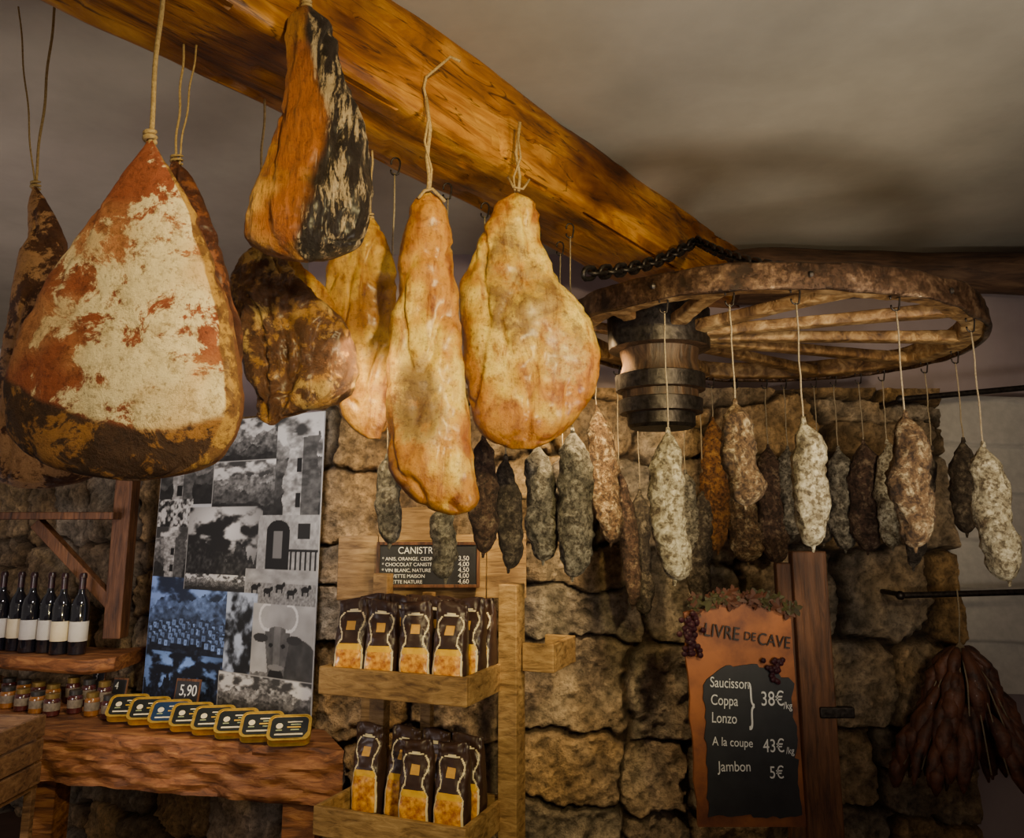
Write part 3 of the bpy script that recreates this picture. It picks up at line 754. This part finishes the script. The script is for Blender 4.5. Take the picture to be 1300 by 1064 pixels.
mb.add([(xa,yb-.012,zt-.02),(xb+.04,yb-.012,zt-.02),(xb,yb-.012,W(550,643,yb).z),(xa+.01,yb-.012,W(520,645,yb).z),
        (xa,yb+.008,zt-.02),(xb+.04,yb+.008,zt-.02),(xb,yb+.008,W(550,643,yb).z),(xa+.01,yb+.008,W(520,645,yb).z)],
       [(0,1,2,3),(7,6,5,4),(0,4,5,1),(1,5,6,2),(2,6,7,3),(3,7,4,0)],0)
for xx in(pl+.12,pr_-.04): mb.box((xx,yb+.03,zt/2),(.04,.035,zt),0)
mb.build('wooden_sign_panel',[M_rackw],smooth=False,bevel=.003)
def board(name,px0,py0,px1,py1,d,fr_=.012,yaw=0):
    a=W(px0,py0,d); c=W(px1,py1,d); w=c.x-a.x; h=a.z-c.z; mb=MB()
    mb.box((0,0,0),(w,.012,h),0)
    for s_ in(-1,1): mb.box((s_*(w/2),-.003,0),(fr_,.02,h+fr_),1); mb.box((0,-.003,s_*h/2),(w,.02,fr_),1)
    o=mb.build(name,[M_slate,M_post],loc=((a.x+c.x)/2,d,(a.z+c.z)/2),rot=(0,0,yaw),smooth=False,bevel=.002)
    return o,w,h
o,w,h=board('chalkboard_menu',481,690,607,744,3.06)
text('CANISTRELLI',o,(-.02,-.009,h*.26),.036,M_chalk,'CENTER',sx=.9)
for k,(s_,pr2) in enumerate((('* ANIS, ORANGE, CEDRAT','3,50'),('* CHOCOLAT CANISTRELLI','4,00'),('* VIN BLANC, NATURE','4,50'),('* NAVETTE MAISON','4,00'),('* AILETTE NATURE','4,60'))):
    text(s_,o,(-w*.46,-.009,h*.10-k*h*.135),.018,M_chalk); text(pr2,o,(w*.30,-.009,h*.10-k*h*.135),.024,M_chalk)
M_bag=simple('bag_brown_paper',(.060,.030,.022),(.030,.016,.013),.35,scale=12,bmp=.5,dist=.004)
M_cook=simple('biscuits_window',(1.0,.50,.04),(.36,.10,.01),.3,scale=45,bmp=.8,dist=.004,coat=.5)
def bagmesh(sd):
    mb=MB(); nr=60; ns=80; rings=[]; H=.275
    for i in range(nr):
        t=i/(nr-1); hw=.055*(1-.05*t+.02*math.sin(t*5)); hd=.036*(1-t**2.2)+.003+.006*math.sin(t*3.1)
        if t<.06: hw*=.93+.07*t/.06; hd*=.9+.1*t/.06
        ring=[]
        for k in range(ns):
            a=2*math.pi*k/ns; ca,sa=math.cos(a),math.sin(a)
            x=math.copysign(abs(ca)**.5,ca)*hw; y=math.copysign(abs(sa)**.6,sa)*hd+.02*st(.8,1,t)*-.6
            wr=noise.fractal(Vector((x*45,t*9+sd,sa+sd)),1,2,3)
            y+=.005*wr*(.4+t); x+=.003*noise.noise(Vector((t*8,sd,sa)))+.006*(t**2)*math.sin(sd*3)
            ring.append((x,y,t*H+.006*math.sin(x*40+sd)*st(.8,1,t)))
        rings.append(ring)
    mats=[]
    for i in range(nr-1):
        for k in range(ns):
            a=2*math.pi*(k+.5)/ns; x=math.copysign(abs(math.cos(a))**.5,math.cos(a)); t=(i+.5)/(nr-1); front=math.sin(a)<-.05
            m=0
            if front:
                hwid=.86-.30*math.exp(-((t-.58)/.10)**2)
                if .03<t<.88:
                    lim=hwid*(1 if t<.76 else math.sqrt(max(0,1-((t-.76)/.12)**2)))
                    if abs(x)<lim: m=2
                    if abs(x)<lim-.10 and t<.85: m=0 if t>.42 else 1
                    if abs(x)<lim-.05 and .42<t<.49: m=3
                e2=(x/.24)**2+((t-.70)/.085)**2
                if e2<1: m=5
                if e2<.35: m=0
            mats.append(m)
    mb.loft(rings,mats,True)
    return mb
M_emb=simple('gold_print',(.75,.42,.08),(.6,.3,.05),.45,bmp=0)
bagms=[]
def bag(x,y,z,yaw=0,i=0):
    loc=rk(x,y,z)
    if len(bagms)<4:
        o=bagmesh(len(bagms)*2.7+.4).build('biscuit_bag',[M_bag,M_cook,M_cream,M_yel,M_bag,M_emb],loc=loc,autos=False); bagms.append(o.data)
    else:
        o=bpy.data.objects.new('biscuit_bag',bagms[random.randrange(4)]); bpy.context.collection.objects.link(o); o.location=loc
    o.rotation_euler=(R(-4+random.uniform(-2,2)),R(random.uniform(-2,2)),YA+yaw)
for k in range(4):
    bag(.078+.118*k+(.008 if k>1 else 0),.065,T1+.018,R(random.uniform(-4,10)+6))
for k in range(4):
    bag(.100+.120*k,.155,T1+.026,R(random.uniform(-7,7)))
    bag(.095+.122*k,.24,T1+.018,R(random.uniform(-7,7)))
    if k>1: bag(.085+.120*k,.075,T1-.40,R(random.uniform(-3,6)+6))
    bag(.085+.122*k,.19,T1-.40,R(random.uniform(-5,5)))

# ------------------------------------------------------------------ wine-cellar sign
M_sign=simple('sign_terracotta_paint',(.38,.12,.025),(.14,.038,.012),.6,scale=9,bmp=.4)
M_brown=simple('dark_brown_paint',(.02,.007,.004),(.012,.004,.003),.6,bmp=0)
d=2.6; a=W(868,768,d); zb=W(940,1050,d).z; x0=a.x; x1=W(1003,770,d).x; zt=a.z; mid=(x0+x1)/2; wd=x1-x0
mb=MB(); N=28
out=[(x0+.02,zb),(x1+.01,zb)]
for i in range(N+1):
    t=i/N; out.append((x1-wd*t,zt-.03+.035*math.sin(t*math.pi)+.006*math.sin(t*21)))
for i in range(1,10): out.append((x0+.02*i/10+.004*math.sin(i*2.2),zt-.03-(zt-.03-zb)*i/10))
n=len(out)
mb.add([(x,d,z) for x,z in out]+[(x,d+.02,z) for x,z in out],[tuple(range(n)),tuple(range(n,2*n))[::-1]]+[(i,n+i,n+(i+1)%n,(i+1)%n) for i in range(n)],0)
inn=[]
zi=zt-.19
for i in range(80):
    t=i/80
    if t<.25: q=(x0+.05+(wd-.06)*t*4, zb+.03)
    elif t<.5: q=(x1-.006,zb+.03+(zi-.07-zb)*(t-.25)*4)
    elif t<.75:
        k=(t-.5)*4; q=(x1-.006-(wd-.058)*k, zi-.05+.06*math.sin(k*math.pi)**.6 if 0<k<1 else zi-.05)
    else: q=(x0+.052,zi-.05-(zi-.08-zb)*(t-.75)*4)
    j=noise.noise(Vector((q[0]*35,q[1]*35,1)))*.014
    inn.append((q[0]+min(j,.004),q[1]+j))
n=len(inn)
mb.add([(x,d-.006,z) for x,z in inn]+[(x,d,z) for x,z in inn],[tuple(range(n)),tuple(range(n,2*n))[::-1]]+[(i,n+i,n+(i+1)%n,(i+1)%n) for i in range(n)],1)
for i in range(60):
    gx=x0+random.gauss(.012,.012); gz=zt-.02-random.random()*.13
    mb.ball((gx+(zt-gz)*.04,d-.012-random.random()*.012,gz),.0095,2,8)
for i in range(24):
    gx=x1-.06+random.gauss(0,.012); gz=zt-.19-random.random()*.07+.03; mb.ball((gx,d-.01-random.random()*.01,gz),.0085,2,8)
for i in range(46):
    lx=x0+.01+wd*random.random(); lz=zt-.005+.03*math.sin((lx-x0)/wd*math.pi)+random.gauss(0,.010); r_=random.uniform(.012,.022); an=random.random()*6
    yy=d-.012-.012*random.random()
    pts=[(lx+r_*(1+.35*math.cos(5*q))*math.cos(q+an),yy-.004*math.cos(3*q),lz+r_*(1+.35*math.cos(5*q))*math.sin(q+an)) for q in [2*math.pi*k/20 for k in range(20)]]
    mb.add(pts,[tuple(range(20))],3+(i%2))
M_grape=simple('grape_purple',(.05,.012,.018),(.02,.006,.012),.35,bmp=0,coat=.4)
M_leaf=simple('vine_leaf',(.06,.055,.012),(.04,.03,.012),.6,scale=40,bmp=.2)
M_leaf2=simple('vine_leaf_red',(.11,.035,.014),(.06,.02,.01),.6,scale=40,bmp=.2)
sign=mb.build('cellar_sign',[M_sign,M_slate,M_grape,M_leaf,M_leaf2],smooth=False)
so_=sign.location
def stext(s_,x,z,size,mat,al='LEFT',sx=1,rot=0):
    o=text(s_,sign,(x-so_.x,d-.0085-so_.y,z-so_.z),size,mat,al,sx=sx); o.rotation_euler=(R(90),R(rot),0); return o
stext('LIVRE',mid-.112,zt-.092,.058,M_brown,sx=.80,rot=8); stext('DE',mid+.014,zt-.104,.036,M_brown,sx=.85,rot=8); stext('CAVE',mid+.056,zt-.118,.052,M_brown,sx=.8,rot=8)
for k,s_ in enumerate(('Saucisson','Coppa','Lonzo')): stext(s_,x0+.070,zi-.055-.052*k,.044,M_chalk,rot=3,sx=.72)
stext('}',x0+.185,zi-.15,.15,M_chalk,sx=.45); stext('38€',x0+.225,zi-.11,.060,M_chalk,sx=.75); stext('/kg',x0+.295,zi-.12,.03,M_chalk,sx=.75)
stext('A la coupe',x0+.070,zi-.225,.036,M_chalk,rot=3,sx=.8); stext('43€',x0+.225,zi-.245,.054,M_chalk,sx=.75); stext('/kg',x0+.295,zi-.25,.028,M_chalk,sx=.75)
stext('Jambon',x0+.085,zi-.30,.042,M_chalk,sx=.8); stext('5€',x0+.24,zi-.32,.05,M_chalk,sx=.8)
mb=MB()
pt=W(1028,700,2.75); zt_=pt.z
mb.box((pt.x,2.78,zt_/2),(.115,.05,zt_),0); mb.box((pt.x-.08,2.80,zt_/2-.02),(.05,.04,zt_-.04),0)
e=W(1085,905,2.75); mb.box(((pt.x+e.x)/2,2.76,e.z),(e.x-pt.x,.03,.035),1)
mb.build('wooden_post',[M_post,M_iron],smooth=False,bevel=.005)

# ------------------------------------------------------------------ right: rails, blind, bundle
def rail(px0,py0,px1,py1,d):
    a=W(px0,py0,d); b_=W(px1,py1,d); b_=a+(b_-a)*((3.4-a.x)/(b_.x-a.x)); mb=MB(); mb.tube([a,b_],.012,12,0); mb.tube([a+Vector((.02,0,0)),a+Vector((.02,3.5-d,0))],.010,8,0); mb.ball(a,.018,0)
    mb.build('iron_rail',[M_iron])
rail(1143,507,1360,487,3.2); rail(1143,756,1360,750,3.2)
M_blind=simple('linen_blind',(.54,.50,.45),(.45,.42,.38),.85,scale=30,bmp=.2)
nx,nn=30,120
X,Y=np.meshgrid(np.linspace(W(1190,600,3.45).x,3.3,nx),np.linspace(0,1,nn))
zt,zb=W(1200,500,3.45).z,W(1200,880,3.45).z
sl=(X-X.min())*.06
P=np.zeros((nn,nx,3)); P[...,0]=X; P[...,2]=zb+(zt-zb)*Y-sl*.5
ph=(Y*6+sl*2)%1; P[...,1]=3.52-.055*(1-ph)**1.0
grid_mesh('pleated_blind',P,np.ones((nn,nx,3)),M_blind)
mb=MB(); d=3.18; tp=W(1218,815,d)
mb.tube([W(1215,748,d),W(1218,780,d),tp],.003,6,1)
for i in range(150):
    an=random.random()*2*math.pi; lv=random.random()**.7; L=.12+random.random()*.14
    s0=tp+Vector((math.cos(an)*.02,math.sin(an)*.02,-.02))
    e=tp+Vector((math.cos(an)*(.05+.24*lv),math.sin(an)*(.04+.10*lv),-.07-.44*lv-.05*random.random()))
    s1=s0.lerp(e,max(0,1-L/(e-s0).length))
    m_=s1.lerp(e,.5)+Vector((math.cos(an)*.02+random.gauss(0,.008),math.sin(an)*.02,.01)); r_=random.uniform(.014,.030)
    mb.tube([s1,s1.lerp(m_,.3),s1.lerp(m_,.7),m_,m_.lerp(e,.5),m_.lerp(e,.8),e],[r_*.3,r_*.7,r_*.95,r_*1.05,r_*.9,r_*.5,.004],9,0)
for i in range(24):
    an=2*math.pi*i/24; mb.tube([tp,tp+Vector((math.cos(an)*.10,math.sin(an)*.08,-.14)),tp+Vector((math.cos(an)*.25,math.sin(an)*.13,-.44))],.003,5,1)
M_chili=simple('dried_meat_links',(.17,.060,.030),(.030,.012,.008),.55,scale=16,bmp=1.0,dist=.012,coat=.05)
mb.build('hanging_liver_sausage_bunch',[M_chili,M_twine],autos=False)

# ------------------------------------------------------------------ lights
def area(name,loc,tgt,size,energy,col,spot=None):
    if spot: L=bpy.data.lights.new(name,'SPOT'); L.spot_size=R(spot); L.spot_blend=.8; L.shadow_soft_size=size
    else: L=bpy.data.lights.new(name,'AREA'); L.size=size
    L.energy=energy; L.color=col
    o=bpy.data.objects.new(name,L); bpy.context.collection.objects.link(o); o.location=loc
    o.rotation_euler=(Vector(tgt)-Vector(loc)).to_track_quat('-Z','Y').to_euler()
area('spot_lamp_hams',(.60,-.1,2.4),(-.10,1.8,1.98),.06,225,(1,.80,.36),58)
area('spot_lamp_mouldy_ham',(-.15,-.3,2.2),(-.50,1.2,1.92),.05,28,(1,.84,.54),34)
area('wheel_fill',(1.2,.5,2.0),(.95,2.6,2.10),.08,95,(1,.80,.50),62)  # added under-light for the spokes and sausages, no fixture there
area('spot_lamp_stone',(.30,2.4,2.15),(.25,3.45,1.20),.06,95,(1,.74,.38),110)
area('poster_fill',(-.75,2.2,2.4),(-1.3,3.6,1.25),.12,75,(1,.93,.88),72)  # added to brighten the dark poster, not a lamp of the shop
area('counter_fill',(-.35,1.7,2.0),(-.5,2.9,1.10),.12,52,(1,.78,.42),58)  # added light that lifts the bags and tins, source invented
area('ceiling_fill',(.9,1.1,1.3),(.8,1.7,3.0),.35,17,(1,.92,.78))  # added wash thrown up at the ceiling, stands for no fitting
area('left_wall_fill',(-2.3,2.0,1.2),(-2.0,4.0,2.7),.5,14,(1,.86,.84))  # added to raise the brightness of the left wall, no real source
area('room_fill',(.6,-1.5,1.6),(.4,2.5,2.0),1.8,7,(1,.82,.62))
w=bpy.data.worlds.new('world'); bpy.context.scene.world=w; w.use_nodes=True
w.node_tree.nodes['Background'].inputs[0].default_value=(.78,.68,.60,1); w.node_tree.nodes['Background'].inputs[1].default_value=.24
